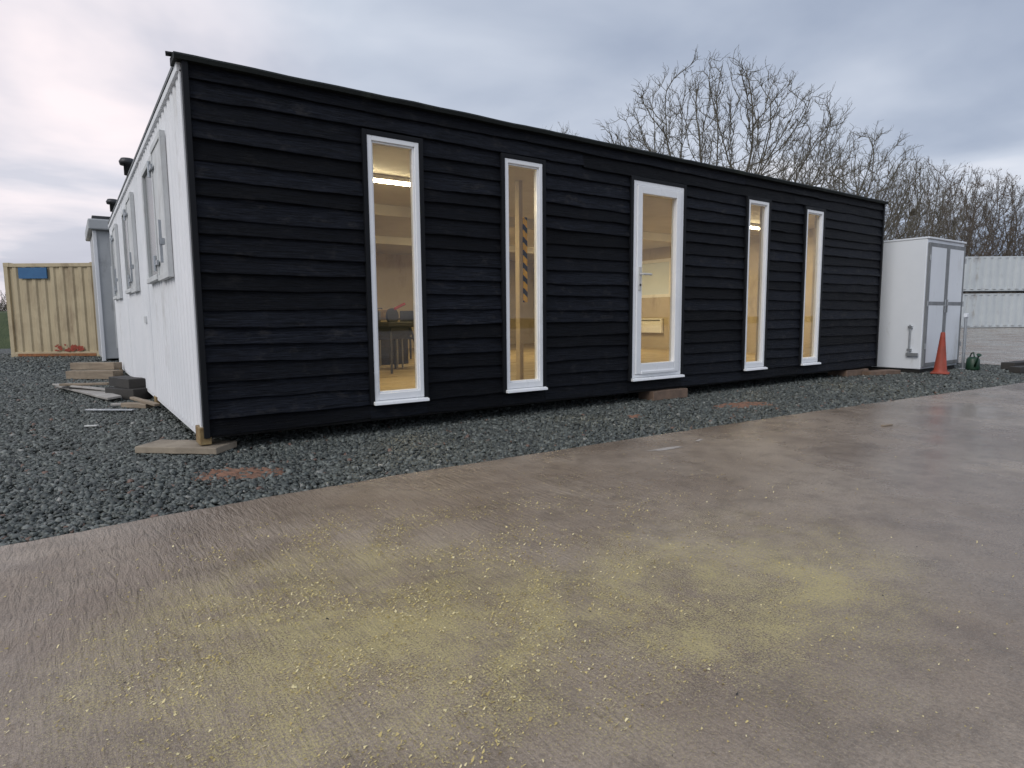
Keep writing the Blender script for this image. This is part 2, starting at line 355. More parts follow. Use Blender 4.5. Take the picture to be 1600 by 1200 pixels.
while z<ZT-.05:
    z1=min(z+rowh+.018,ZT-.03)
    cuts=sorted({0.04,LX-.04}|{c for o in OPEN for c in o[:2]})
    segs=[]
    above= z>=OPEN[0][3]-.001 or z1<=OPEN[0][2]
    if above: 
        j=[.04,2.2+random.random()*2.4,6+random.random()*2.4,LX-.04]; segs=[(a,b,z,z1) for a,b in zip(j,j[1:])]
    else:
        for a,b in zip(cuts,cuts[1:]):
            o=[q for q in OPEN if abs(q[0]-a)<1e-6]
            if not o: segs.append((a,b,z,z1))
            else:
                o=o[0]
                if z<o[2]-.004: segs.append((a,b,z,o[2]))
                if z1>o[3]+.004: segs.append((a,b,o[3],z1))
    for a,b,p,q in segs: board(a+.0008,b-.0008,p,q,r,random.random()*9,z,z+rowh)
    z+=rowh; r+=1
o=bm.build('front_cladding',M['clad'],cab); a=o.data.attributes.new('tone','FLOAT','POINT'); a.data.foreach_set('value',tone)
g=MB(); xs2=[.03]+[c for o in OPEN for c in (o[0]+.03,o[1]-.03)]+[LX-.03]
for i in range(0,len(xs2),2): g.box(xs2[i],xs2[i+1],0,.09,.2,2.7)
for q in OPEN: g.box(q[0]+.03,q[1]-.03,.001,.089,.2,q[2]+.03); g.box(q[0]+.03,q[1]-.03,.001,.089,q[3]-.03,2.699)
g.build('front_wall',M['cream'],cab)
MB().box(-.002,.038,-.048,.01,ZB+.01,ZT-.03).build('corner_board',M['blacktrim'],cab,bevel=.003)
MB().box(LX-.038,LX,-.048,.01,ZB+.01,ZT-.03).build('corner_board',M['blacktrim'],cab,bevel=.003)
g=MB(); n=80
for i in range(n+1):
    x=-.05+(LX+.09)*i/n; w=.008*noise.noise(Vector((x*2,3,0)))+.004*noise.noise(Vector((x*7,3,0)))
    g.v+=[(x,-.066,ZT-.038+w*.5),(x,-.074,ZT-.01+w),(x,-.06,ZT+.006+w),(x,.12,ZT+.015+w),(x,.12,ZT-.038),]
for i in range(n):
    a=5*i
    for j in range(5): g.f.append((a+j,a+5+j,a+5+(j+1)%5,a+(j+1)%5))
g.f+=[(4,3,2,1,0),tuple(5*n+j for j in range(5))]
g.build('roof_trim',M['fascia'],cab)
MB().bar((-.085,.05,ZT+.018),(.05,.03,ZT+.02),.06,.012).build('roof_felt_flap',M['fascia'],cab)
MB().box(-.03,LX+.02,.121,DY+.02,ZT-.05,ZT).build('roof',M['roofgrey'],cab)
MB().box(.09,LX-.09,.09,DY-.08,.19,.25).build('floor',M['floorin'],cab)
MB().box(.09,LX-.09,.09,DY-.08,2.5,2.55).build('ceiling',M['ceil'],cab)
for y in (2.96,5.96): MB().box(.095,LX-.09,y,y+.1,2.36,2.499).build('ceiling_beam',M['ceil'],cab)
MB().box(.02,LX-.02,DY-.08,DY,.11,2.74).build('rear_wall',M['cream'],cab)
MB().box(.035,.09,.091,DY-.081,.11,2.74).build('end_wall_lining',M['cream'],cab)
g=MB(); a,b_=4.35,5.25
g.box(LX-.09,LX,.091,a,.11,2.74); g.box(LX-.09,LX,b_,DY-.081,.11,2.74); g.box(LX-.088,LX-.002,a,b_,.11,1.45); g.box(LX-.088,LX-.002,a,b_,2.2,2.74)
g.build('right_end_wall',M['cream'],cab)
w=MB().box(LX-.1,LX-.02,a-.05,a+.02,1.4,2.25).box(LX-.1,LX-.02,b_-.02,b_+.05,1.4,2.25).box(LX-.1,LX-.02,a+.02,b_-.02,1.4,1.47).box(LX-.1,LX-.02,a+.02,b_-.02,2.18,2.25).build('end_window',M['upvc'],cab)
MB().quad((LX-.05,a+.02,1.47),(LX-.05,b_-.02,1.47),(LX-.05,b_-.02,2.18),(LX-.05,a+.02,2.18)).build('daylight_panel',M['daylight_paint'],w)  # opaque panel, its colour painted as daylight coming through the window
g=MB(); g.box(.05,LX-.05,.02,.12,ZB-.0,.185)
for y in (2.9,3.1,5.9,6.1,DY-.1): g.box(.05,LX-.05,y-.05,y+.05,ZB,.185)
for x in [1.2*i+.6 for i in range(9)]: g.box(x,x+.06,.121,DY-.16,ZB+.03,.184)
g.build('underframe',M['under'],cab)
def sill(name,parent,x0,x1,z0):
    s=MB(); k=[(.0,z0+.004),(-.088,z0-.012),(-.093,z0-.036),(-.02,z0-.036)]
    for x in (x0-.014,x1+.03):
        for y,z in k: s.v.append((x,y,z))
    s.f+=[(3,2,1,0),(4,5,6,7)]+[(i,(i+1)%4,4+(i+1)%4,4+i) for i in range(4)]
    s.build(name,M['upvc'],parent,bevel=.003)
def surround(name,parent,x0,x1,z0,z1):
    t=.04
    MB().box(x0-t,x0-.001,-.056,.0,z0-.034,z1+t).box(x1+.001,x1+t,-.056,.0,z0-.034,z1+t).box(x0-.001,x1+.001,-.056,.0,z1+.001,z1+t).build(name,M['blacktrim'],parent,bevel=.003)
def pane(parent,x0,x1,z0,z1,y=-.01):
    MB().quad((x0,y,z0),(x1,y,z0),(x1,y,z1),(x0,y,z1)).build('glass_pane',M['glass'],parent)
def tall(x0,x1):
    z0,z1=WZ; f=.040; y0,y1=-.05,.03
    g=MB().box(x0,x0+f,y0,y1,z0,z1).box(x1-f,x1,y0,y1,z0,z1).box(x0+f,x1-f,y0,y1,z1-f,z1).box(x0+f,x1-f,y0,y1,z0,z0+f+.02)
    b=.015
    g.box(x0+f,x0+f+b,y0+.016,y1-.01,z0+f+.02,z1-f).box(x1-f-b,x1-f,y0+.016,y1-.01,z0+f+.02,z1-f).box(x0+f+b,x1-f-b,y0+.016,y1-.01,z1-f-b,z1-f).box(x0+f+b,x1-f-b,y0+.016,y1-.01,z0+f+.02,z0+f+.02+b)
    w=g.build('window',M['upvc'],cab,bevel=.004)
    pane(w,x0+f+b-.004,x1-f-b+.004,z0+f+b,z1-f-b+.004)
    sill('sill',w,x0,x1,z0); surround('window_surround',w,x0,x1,z0,z1)
for a,b_ in WIN: tall(a,b_)
x0,x1=DR; z0,z1=WZ; f=.05; y0,y1=-.048,.03
g=MB().box(x0,x0+f,y0,y1,z0,z1).box(x1-f,x1,y0,y1,z0,z1).box(x0+f,x1-f,y0,y1,z1-f,z1).box(x0+f,x1-f,y0,y1,z0,z0+.035)
frame=g.build('door_frame',M['upvc'],cab,bevel=.004)
a0,a1,c0,c1=x0+f+.004,x1-f-.004,z0+.039,z1-f-.004; s=.08
g=MB().box(a0,a0+s,y0-.014,y1-.01,c0,c1).box(a1-s,a1,y0-.014,y1-.01,c0,c1).box(a0+s,a1-s,y0-.014,y1-.01,c1-s,c1).box(a0+s,a1-s,y0-.014,y1-.01,c0,c0+.12)
door=g.build('door',M['upvc'],cab,bevel=.006)
pane(door,a0+s-.004,a1-s+.004,c0+.116,c1-s+.004)
MB().box(a0+s,a1-s,y0-.028,y0-.014,c0+.0,c0+.03).build('weather_bar',M['upvc'],door,bevel=.003)
h=MB().box(a0+.022,a0+.058,y0-.026,y0-.014,1.27,1.53); h.tube((a0+.04,y0-.026,1.45),(a0+.04,y0-.07,1.45),.012); h.tube((a0+.04,y0-.066,1.45),(a0+.18,y0-.066,1.448),.012)
h.build('lever_handle',M['whitescrap'],door,bevel=.002)
MB().tube((a0+.04,y0-.026,1.33),(a0+.04,y0-.032,1.33),.013).build('lock_cylinder',M['steeldark'],door)
sill('door_sill',frame,x0,x1,z0); surround('door_surround',frame,x0,x1,z0,z1)
g=MB()
for k in range(3): g.corr((0.012,.07+3.0*k,0),(0,1,0),2.88,ZB+.03,2.71,(-1,0,0),.17,.022,.33)
g.build('ribbed_end_wall',M['sidewhite'],cab)
for y in (.012,2.95,5.95,8.93):
    MB().box(-.014,.034,y,y+(.055 if y<.1 else .1),ZB,2.72).build('corner_post',M['sidewhite'],cab,bevel=.004)
MB().box(-.03,.03,.012,DY,2.7,2.775).build('top_rail',M['sidewhite'],cab,bevel=.006)
MB().box(-.002,.034,.075,DY-.02,ZB-.01,ZB+.06).build('bottom_rail',M['sidewhite'],cab,bevel=.004)
MB().box(-.03,.05,-.02,.16,.06,.19).build('corner_casting',M['ochre'],cab,bevel=.006)
for y in (2.92,5.92,8.9): MB().box(-.022,.05,y,y+.16,.05,.13).build('corner_casting',M['ochre'],cab,bevel=.006)
for k in range(3):
    ya,yb=1.62+3*k,2.62+3*k; z0,z1=1.36,2.5
    w=MB().box(-.04,.012,ya,ya+.05,z0,z1).box(-.04,.012,yb-.05,yb,z0,z1).box(-.04,.012,ya+.05,yb-.05,z1-.05,z1).box(-.06,.012,ya+.05,yb-.05,z0,z0+.05).build('side_window',M['shutter'],cab,bevel=.004)
    MB().quad((-.014,yb-.05,z0+.05),(-.014,ya+.05,z0+.05),(-.014,ya+.05,z1-.05),(-.014,yb-.05,z1-.05)).build('pane',M['darkglass'],w)
    yl=ya-.72; s=MB().box(-.045,-.012,yl,ya-.012,z0-.02,z1+.02)
    s.box(-.055,-.045,yl,yl+.05,z0-.02,z1+.02).box(-.055,-.045,ya-.062,ya-.012,z0-.02,z1+.02).box(-.055,-.045,yl+.05,ya-.062,z1-.03,z1+.02).box(-.055,-.045,yl+.05,ya-.062,z0-.02,z0+.03)
    sh=s.build('shutter',M['shutter'],cab,bevel=.002)
    for zz in (z0+.14,z1-.16):
        MB().tube((-.07,ya-.005,zz-.07),(-.07,ya-.005,zz+.07),.014).box(-.072,-.057,ya-.16,ya+.05,zz-.02,zz+.02).build('hinge',M['galv'],sh)
    MB().bar((-.085,yl+.08,z0+.1),(-.085,yl+.08,z0+.45),.02,.025).box(-.095,-.057,yl+.05,yl+.12,z0+.25,z0+.3).build('locking_bar',M['galv'],sh)
MB().box(-.03,-.008,3.35,3.5,.95,1.03).build('socket_cover',M['shutter'],cab,bevel=.004)
for y in (4.3,7.5):
    MB().lathe([(0,0),(.045,0),(.045,.12),(.085,.12),(.095,.16),(.07,.2),(0,.21)],(-.02,y,ZT-.01),16).build('roof_vent',M['steeldark'],cab,smooth=True)
def light(x,y,label,e=60):
    t=thing('ceiling_light',label,'ceiling light',(x,y,2.5))
    MB().box(-.62,.62,-.04,.04,-.045,-.002).build('light_fitting',M['upvc'],t,bevel=.004)
    MB().tube((-.6,0,-.062),(.6,0,-.062),.018).build('fluorescent_tube',M['tube'],t)
    l=bpy.data.lights.new('tube_light','AREA'); l.shape='RECTANGLE'; l.size=1.2; l.size_y=.08; l.energy=e; l.color=(1,.77,.42)
    o=bpy.data.objects.new('tube_light',l); col.objects.link(o); o.location=(0,0,-.085); o.parent=t
light(2.05,1.37,'lit fluorescent tube on the ceiling behind the leftmost tall window',34)
light(8.6,1.35,'lit fluorescent tube on the ceiling behind the second tall window from the right',38)
light(5.0,4.5,'added fluorescent tube lighting the room, unseen between the two left windows',44)  # added lamp, hidden from every window, brightens the interior
light(8.2,4.6,'added fluorescent tube lighting the room, unseen left of the glazed door',48)  # second added lamp, kept out of view to light the right half
t=thing('interior_column','cream column with black and yellow hazard tape behind the second tall window','column',(3.5,.8,.25))
MB().box(-.05,.0,-.04,.04,0,2.25).build('shaft',M['cream'],t,bevel=.003)
MB().box(.002,.055,-.05,.02,.9,1.85).build('hazard_tape',M['hazard'],t)
t=thing('wall_heater','white panel heater low on the far wall seen through the glazed door','heater',(10.16,4.85,.6))
MB().box(-.07,0,-.35,.35,0,.33).build('panel',M['upvc'],t,bevel=.01)
MB().box(-.075,-.069,-.3,.3,.27,.3).build('grille',M['galv'],t)
t=thing('work_table','cluttered dark topped work table behind the leftmost tall window','table',(3.6,4.9,.25))
MB().box(-.7,.7,-.35,.35,.7,.74).build('table_top',M['tread'],t,bevel=.004)
for sx_ in (-.64,.64):
    for sy in (-.3,.3): MB().tube((sx_,sy,0),(sx_,sy,.7),.018).build('leg',M['steeldark'],t)
def chair(x,y,rz,label):
    t=thing('stacking_chair',label,'chair',(x,y,.25),rz)
    MB().box(-.2,.2,-.2,.2,.42,.46).build('seat',M['steeldark'],t,bevel=.01)
    MB().box(-.2,.2,.18,.205,.6,.84).build('backrest',M['steeldark'],t,bevel=.01)
    for sx_ in (-.18,.18):
        MB().tube((sx_,-.18,0),(sx_,-.18,.42),.012).build('leg',M['galv'],t)
        MB().tube((sx_,.2,0),(sx_,.19,.84),.012).build('leg',M['galv'],t)
chair(3.0,3.7,.3,'dark chair with shiny legs left of the table in the leftmost window')
chair(3.45,3.55,2.9,'dark chair with shiny legs right of the table in the leftmost window')
t=thing('tool_case','yellow brown box on the work table in the leftmost window','box',(3.5,4.85,.99))
MB().box(-.2,.2,-.12,.12,0,.14).build('case',M['ochre'],t,bevel=.01); MB().tube((-.06,0,.16),(.06,0,.16),.008).tube((-.06,0,.135),(-.06,0,.16),.008).tube((.06,0,.135),(.06,0,.16),.008).build('handle',M['steeldark'],t)
t=thing('bench_saw','dark bench saw with red handle on trestle legs in the leftmost window','saw',(2.9,3.0,.25),.4)
MB().box(-.3,.3,-.22,.22,.62,.68).box(-.2,.2,-.14,.14,.45,.62).build('saw_table',M['steeldark'],t,bevel=.01)
MB().lathe([(0,-.02),(.11,-.02),(.11,.02),(0,.02)],(0,0,0),24).build('blade_guard',M['steeldark'],t).matrix_basis=Matrix.Translation((0,0,.76))@Matrix.Rotation(R(90),4,'X')
MB().tube((0,-.05,.86),(.2,-.05,.93),.02).build('handle',M['redtool'],t)
for sx_ in (-1,1):
    for sy in (-1,1): MB().tube((sx_*.32,sy*.26,0),(sx_*.2,sy*.15,.6),.016).build('leg',M['steeldark'],t)
def crate(name,label,loc,s,mat):
    t=thing(name,label,'crate',loc); a,b,h=s
    MB().box(-a,a,-b,b,0,.03).box(-a,-a+.02,-b,b,.03,h).box(a-.02,a,-b,b,.03,h).box(-a+.02,a-.02,-b,-b+.02,.03,h).box(-a+.02,a-.02,b-.02,b,.03,h).build('body',mat,t,bevel=.004)
    MB().box(-a-.01,a+.01,-b-.01,b+.01,h,h+.02).build('lid',mat,t,bevel=.004)
crate('floor_crate','dark crate on the floor behind the second tall window',(3.95,2.6,.25),(.25,.2,.4),M['sleeper'])
crate('floor_crate','black lidded crate under the work table in the leftmost window',(3.4,4.4,.25),(.3,.22,.42),M['sleeper'])
crate('floor_crate','small brown crate beside the bench saw in the leftmost window',(2.5,3.4,.25),(.18,.15,.28),M['tread'])

# ------------------------------------------------------------------ blocks and loose timber
def plank(name,label,cat,p0,p1,w,h,mat,z=0,roll=0,bev=.006,group=None):
    p0=Vector(p0);p1=Vector(p1);c=(p0+p1)/2; d=p1-p0; ang=math.atan2(d.y,d.x); l=d.length
    rn=random.Random(label); g=MB(); ns=6
    for i in range(ns+1):
        x=-l/2+l*i/ns; e=[rn.gauss(0,.02*w) for _ in range(4)]; q=.02*h
        g.v+=[(x,-w/2+e[0],0),(x,w/2+e[1],0),(x,w/2+e[1],h+rn.gauss(0,q)),(x,-w/2+e[0],h+rn.gauss(0,q))]
    for i in range(ns):
        a=4*i
        for j in range(4): g.f.append((a+j,a+(j+1)%4,a+4+(j+1)%4,a+4+j))
    g.f+=[(3,2,1,0),tuple(4*ns+j for j in range(4))]
    o=g.build(name,mat,bevel=min(bev,h*.2))
    o.location=(c.x,c.y,z); o.rotation_euler=(roll,0,ang); return tag(o,label,cat,group)
plank('support_slab','buff slab wedged under the near left corner of the cabin','slab',(-.33,.40),(.15,-.03),.28,.05,M['slab'],0.0)
plank('support_block','broken red brown chip beside the corner slab','block',(-.37,.5),(-.25,.38),.1,.03,M['redblock'],-.01)
plank('support_block','damp brown timber block under the cabin beneath the glazed door','block',(4.78,.06),(5.35,.02),.25,.11,M['redblock'],-.01)
plank('support_block','thick dark timber block under the far right end of the cabin','block',(9.3,.12),(9.95,.1),.3,.10,M['redblock'],-.01)
plank('support_block','thin brown timber offcut lying past the right end of the cabin','block',(9.75,-.1),(10.45,-.25),.2,.07,M['redblock'],-.01)
plank('loose_board','long pale grey board lying on gravel left of the white end wall','board',(-.9,6.3),(-.36,3.95),.16,.03,M['paletimber'],.03,roll=.1)
plank('loose_board','second pale board crossing the long grey board on the gravel','board',(-.95,5.9),(-.3,4.4),.12,.025,M['paletimber'],.075,roll=-.12)
plank('loose_board','narrow weathered board poking left from the scrap pile','board',(-.9,5.5),(-.35,5.2),.1,.03,M['timber'],.1)
plank('metal_strip','flat bluish metal strip lying nearest on the left gravel','metal strip',(-.66,3.15),(-.24,2.8),.07,.012,M['galv'],.012)
plank('timber_offcut','dark block on top of the scrap timber pile beside the white wall','timber offcut',(-.28,4.7),(-.1,4.1),.2,.12,M['sleeper'],.13)
plank('timber_offcut','dark block at the bottom of the scrap timber pile beside the white wall','timber offcut',(-.32,4.5),(-.05,4.0),.26,.13,M['sleeper'],0)
plank('timber_offcut','small brown offcut lying in front of the scrap timber pile','timber offcut',(-.3,3.3),(-.08,3.0),.1,.05,M['timber'],.0)
plank('timber_offcut','thin pale stick beside the small brown offcut','timber offcut',(-.42,3.5),(-.1,3.35),.04,.03,M['paletimber'],.0)
plank('timber_offcut','splintered brown slat leaning by the white wall','timber offcut',(-.2,3.6),(-.03,2.7),.06,.03,M['timber'],.05)
plank('timber_sleeper','weathered brown timber beam at the back of the scrap pile, upper one','timber beam',(-.72,8.35),(-.1,7.8),.2,.12,M['timber'],.14)
plank('timber_sleeper','weathered brown timber beam at the back of the scrap pile, lower one','timber beam',(-.78,8.1),(-.12,7.5),.24,.14,M['timber'],0)
plank('timber_sleeper','black timber lying on the gravel right of the watering can, nearest','timber beam',(11.9,-1.45),(13.6,-1.75),.16,.1,M['sleeper'],0)
plank('timber_sleeper','black timber lying right of the watering can, behind the nearest','timber beam',(12.6,-1.15),(14.1,-1.3),.2,.12,M['sleeper'],0)
plank('timber_sleeper','short black timber laid on top of the black timbers at far right','timber beam',(13.0,-1.5),(13.8,-1.2),.14,.09,M['sleeper'],.122)
plank('wood_scrap','small buff wood scrap on the concrete below the right windows','scrap',(5.0,-2.5),(5.12,-2.52),.03,.012,M['timber'],.001)
plank('plastic_scrap','small white scrap on the left gravel','scrap',(-.7,1.9),(-.6,1.85),.04,.01,M['whitescrap'],.01)
def ragged(name,label,cat,cx,cy,rx,ry,rz,mat,z):
    g=MB(); n=28
    for j in range(n):
        t=6.2832*j/n; rr=1+.5*noise.noise(Vector((math.cos(t)*2.5+cx,math.sin(t)*2.5,4)))
        g.v.append((rx*rr*math.cos(t),ry*rr*math.sin(t),0))
    g.f.append(tuple(range(n))); o=g.build(name,mat); o.location=(cx,cy,z); o.rotation_euler=(0,0,rz); tag(o,label,cat)
ragged('paper_scrap','faint pale trodden scrap flat on the wet concrete below the glazed door','scrap',2.8,-1.98,.16,.03,-.1,M['palescrap'],.002)
ragged('paper_scrap','second tiny pale scrap on the concrete right of the trodden one','scrap',3.25,-1.92,.06,.014,.2,M['palescrap'],.002)
def soil(cx,cy,rx,ry,rz,label):
    g=MB(); nr,na=12,48; g.v.append((0,0,.012))
    for i in range(1,nr+1):
        for j in range(na):
            t=6.2832*j/na; rr=i/nr*(1+.3*noise.noise(Vector((math.cos(t)*2+cx,math.sin(t)*2,1)))+.2*noise.noise(Vector((math.cos(t)*7,math.sin(t)*7,cx))))
            x,y=rx*rr*math.cos(t),ry*rr*math.sin(t)
            g.v.append((x,y,.010*(1-(i/nr)**2)-.022*(i/nr)**4+.022*noise.noise(Vector((x*26,y*26,2)))))
    for j in range(na): g.f.append((0,1+j,1+(j+1)%na))
    for i in range(nr-1):
        for j in range(na): a=1+i*na+j; b=1+i*na+(j+1)%na; g.f.append((a,a+na,b+na,b))
    o=g.build('clay_patch',M['soil']); o.location=(cx,cy,-.008); o.rotation_euler=(0,0,rz); tag(o,label,'soil patch')
soil(.07,-.8,.36,.21,-.6,'red clay patch in the gravel near the left corner of the cabin')
soil(5.3,-.92,.46,.23,-.2,'red clay patch in the gravel beyond the glazed door')
soil(3.75,-.75,.14,.07,0,'faint small clay patch in the gravel before the glazed door')

# ------------------------------------------------------------------ containers
def container(name,label,loc,rz,W,Ln,H,mat,group=None,pitch=.26,cat='container',depth=.035):
    t=thing(name,label,cat,loc,rz,group)
    g=MB(); 
    g.corr((.1,.06,0),(1,0,0),W-.2,.15,H-.1,(0,-1,0),pitch,depth)
    g.corr((.1,Ln-.06,0),(1,0,0),W-.2,.15,H-.1,(0,1,0),pitch,depth)
    g.corr((.06,.1,0),(0,1,0),Ln-.2,.15,H-.1,(-1,0,0),pitch,depth)
    g.corr((W-.06,.1,0),(0,1,0),Ln-.2,.15,H-.1,(1,0,0),pitch,depth)
    g.build('ribbed_panels',mat,t)
    MB().box(.04,W-.04,.04,Ln-.04,H-.06,H-.02).build('roof',mat,t)
    f=MB()
    for x in (0,W-.11):
        for y in (0,Ln-.11): f.box(x,x+.11,y,y+.11,.1,H-.1)
    for z0,z1 in ((.03,.16),(H-.12,H-.02)):
        f.box(.11,W-.11,.005,.08,z0,z1).box(.11,W-.11,Ln-.08,Ln-.005,z0,z1).box(.005,.08,.11,Ln-.11,z0,z1).box(W-.08,W-.005,.11,Ln-.11,z0,z1)
    f.build('frame',mat,t,bevel=.006)
    for x in (-.004,W-.166):
        for y in (-.004,Ln-.166):
            for z in (0,H-.118): MB().box(x,x+.17,y,y+.17,z,z+.118).build('corner_casting',mat,t,bevel=.01)
    return t
t=container('shipping_container','tan ribbed steel container with blue plate and red stains behind the cabin at far left',(-2.13,17.47,-.03),R(-35),2.56,6.06,2.64,M['creamcont'])
MB().box(.42,1.2,-.02,.02,2.2,2.5).build('blue_plate',M['blue'],t)
g=MB(); random.seed(3)
for i in range(34):
    x=1.2+random.random()*.85; z=.18+abs(random.gauss(0,.09)); s=.015+random.random()*.04; k=len(g.v)
    for j in range(7): q=6.283*j/7; rr=s*(.5+.8*random.random()); g.v.append((x+rr*1.6*math.cos(q),-.012-.0006*i,z+rr*math.sin(q)))
    g.f.append(tuple(range(k,k+7)))
g.build('red_stain',M['rustred'],t)
MB().box(.2,2.4,-.012,.004,.035,.11).build('rusty_sill',M['rustsill'],t)
container('shipping_container','pale blue grey container at the bottom of the far right stack',(45.6,14.0,0),R(-35.2),12.1,2.44,2.33,M['greycont'],pitch=.5,depth=.12)
container('shipping_container','pale blue grey container on top of the far right stack',(45.5,13.9,2.44),R(-35.2),12.1,2.44,2.33,M['greycont'],pitch=.5,depth=.12)

t=thing('grey_cabin','grey metal cabin with overhanging flat roof just beyond the white end wall','cabin',(-.12,13.2,0))
MB().box(0,3,0,2.6,.05,3.15).build('wall',M['greycabin'],t,bevel=.02)
MB().box(-.1,3.1,-.15,2.7,3.15,3.4).build('roof',M['greycabin'],t,bevel=.03)
MB().box(-.02,.06,-.03,.05,.0,3.14).build('corner_post',M['sidewhite'],t,bevel=.01)
MB().box(.3,1.1,-.02,.01,.3,2.3).build('door',M['shutter'],t,bevel=.01)
MB().box(.0,.5,.2,.6,3.4,3.52).build('roof_hatch',M['steeldark'],t,bevel=.01)

# ------------------------------------------------------------------ white cabinet on the right
cb=thing('storage_cabinet','tall white steel storage cabinet with grey framed double doors right of the cabin','cabinet',(10.76,-.53,0))
W_,D_,H_=1.5,2.1,2.2
MB().box(0,W_,.03,D_,.06,H_).build('body',M['cabinet'],cb,bevel=.012)
MB().box(-.01,W_+.01,.0,D_+.01,H_,H_+.03).build('top_cap',M['cabinet'],cb,bevel=.006)
MB().box(.03,W_-.03,.05,D_-.03,0,.06).build('plinth',M['under'],cb)
for i,xa in enumerate((.03,.755)):
    xb=xa+.715; z0,z1=.1,2.14; f=.065
    g=MB().box(xa,xa+f,-.005,.03,z0,z1).box(xb-f,xb,-.005,.03,z0,z1).box(xa+f,xb-f,-.005,.03,z1-f,z1).box(xa+f,xb-f,-.005,.03,z0,z0+f).box(xa+f,xb-f,-.005,.03,1.12,1.18)
    d=g.build('door',M['cabinetgrey'],cb,bevel=.003)
    MB().box(xa+f+.001,xb-f-.001,-.003,.029,1.181,z1-f-.001).build('upper_panel',M['cabinet'],d)
    MB().box(xa+f+.001,xb-f-.001,-.003,.029,z0+f+.001,1.119).build('lower_panel',M['cabinet'],d)
    hx=xb-.04 if i==0 else xa+.04
    MB().tube((hx,-.02,1.0),(hx,-.02,1.22),.008).box(hx-.015,hx+.015,-.025,-.005,1.1,1.13).build('handle',M['galv'],d)
    hh=xa+.0 if i==0 else xb
    for z in (.4,1.1,1.85): MB().tube((hh,-.012,z),(hh,-.012,z+.09),.013).build('hinge',M['galv'],d)
MB().tube((-.04,.2,.3),(-.04,.2,.8),.014).box(-.055,0,.17,.23,.74,.78).box(-.055,0,.17,.23,.36,.4).box(-.06,-.02,.06,.24,.28,.33).build('drop_bolt',M['galv'],cb)
MB().tube((.35,.6,H_+.03),(.35,.6,H_+.06),.03).build('roof_plug',M['cabinet'],cb)
t=thing('steel_post','thin galvanised post standing before the right edge of the white cabinet','post',(12.19,-.62,-.02))
MB().tube((0,0,0),(0,0,1.0),.024,n=14).build('shaft',M['galv'],t); MB().box(-.05,.05,-.05,.05,0,.03).build('base_plate',M['galv'],t,bevel=.004); MB().box(-.04,.04,-.03,.03,.93,1.0).build('cap',M['cabinet'],t,bevel=.01)
t=thing('traffic_cone','scuffed orange traffic cone standing in front of the white cabinet doors','traffic cone',(10.86,-.76,0))
c=MB().lathe([(.112,.03),(.105,.04),(.092,.07),(.040,.58),(.032,.67),(.022,.68),(.0,.68)],n=28).build('cone_body',M['orange'],t,smooth=True); c.rotation_euler=(.02,-.03,0)
g=MB().box(-.13,.13,-.13,.13,0,.03).build('base',M['orange'],t,bevel=.012); g.rotation_euler=(0,0,.3)
t=thing('watering_can','dark green plastic watering can on the ground right of the traffic cone','watering can',(12.1,-.8,0),R(215))
t.scale=(.85,.85,.85)
MB().lathe([(0,0),(.12,0),(.125,.02),(.115,.22),(.08,.26),(.05,.265)],n=24).build('body',M['green'],t,smooth=True)
MB().tube((.1,0,.06),(.29,0,.3),.022,.014).build('spout',M['green'],t,smooth=True)
MB().tube((.28,0,.285),(.31,0,.325),.018,.045).build('rose',M['green'],t)
g=MB(); pts=[(-.11,0,.06),(-.2,0,.12),(-.21,0,.24),(-.13,0,.33),(0,0,.35),(.06,0,.26)]
for a,b_ in zip(pts,pts[1:]): g.tube(a,b_,.013,n=8)
g.build('handle',M['green'],t,smooth=True)

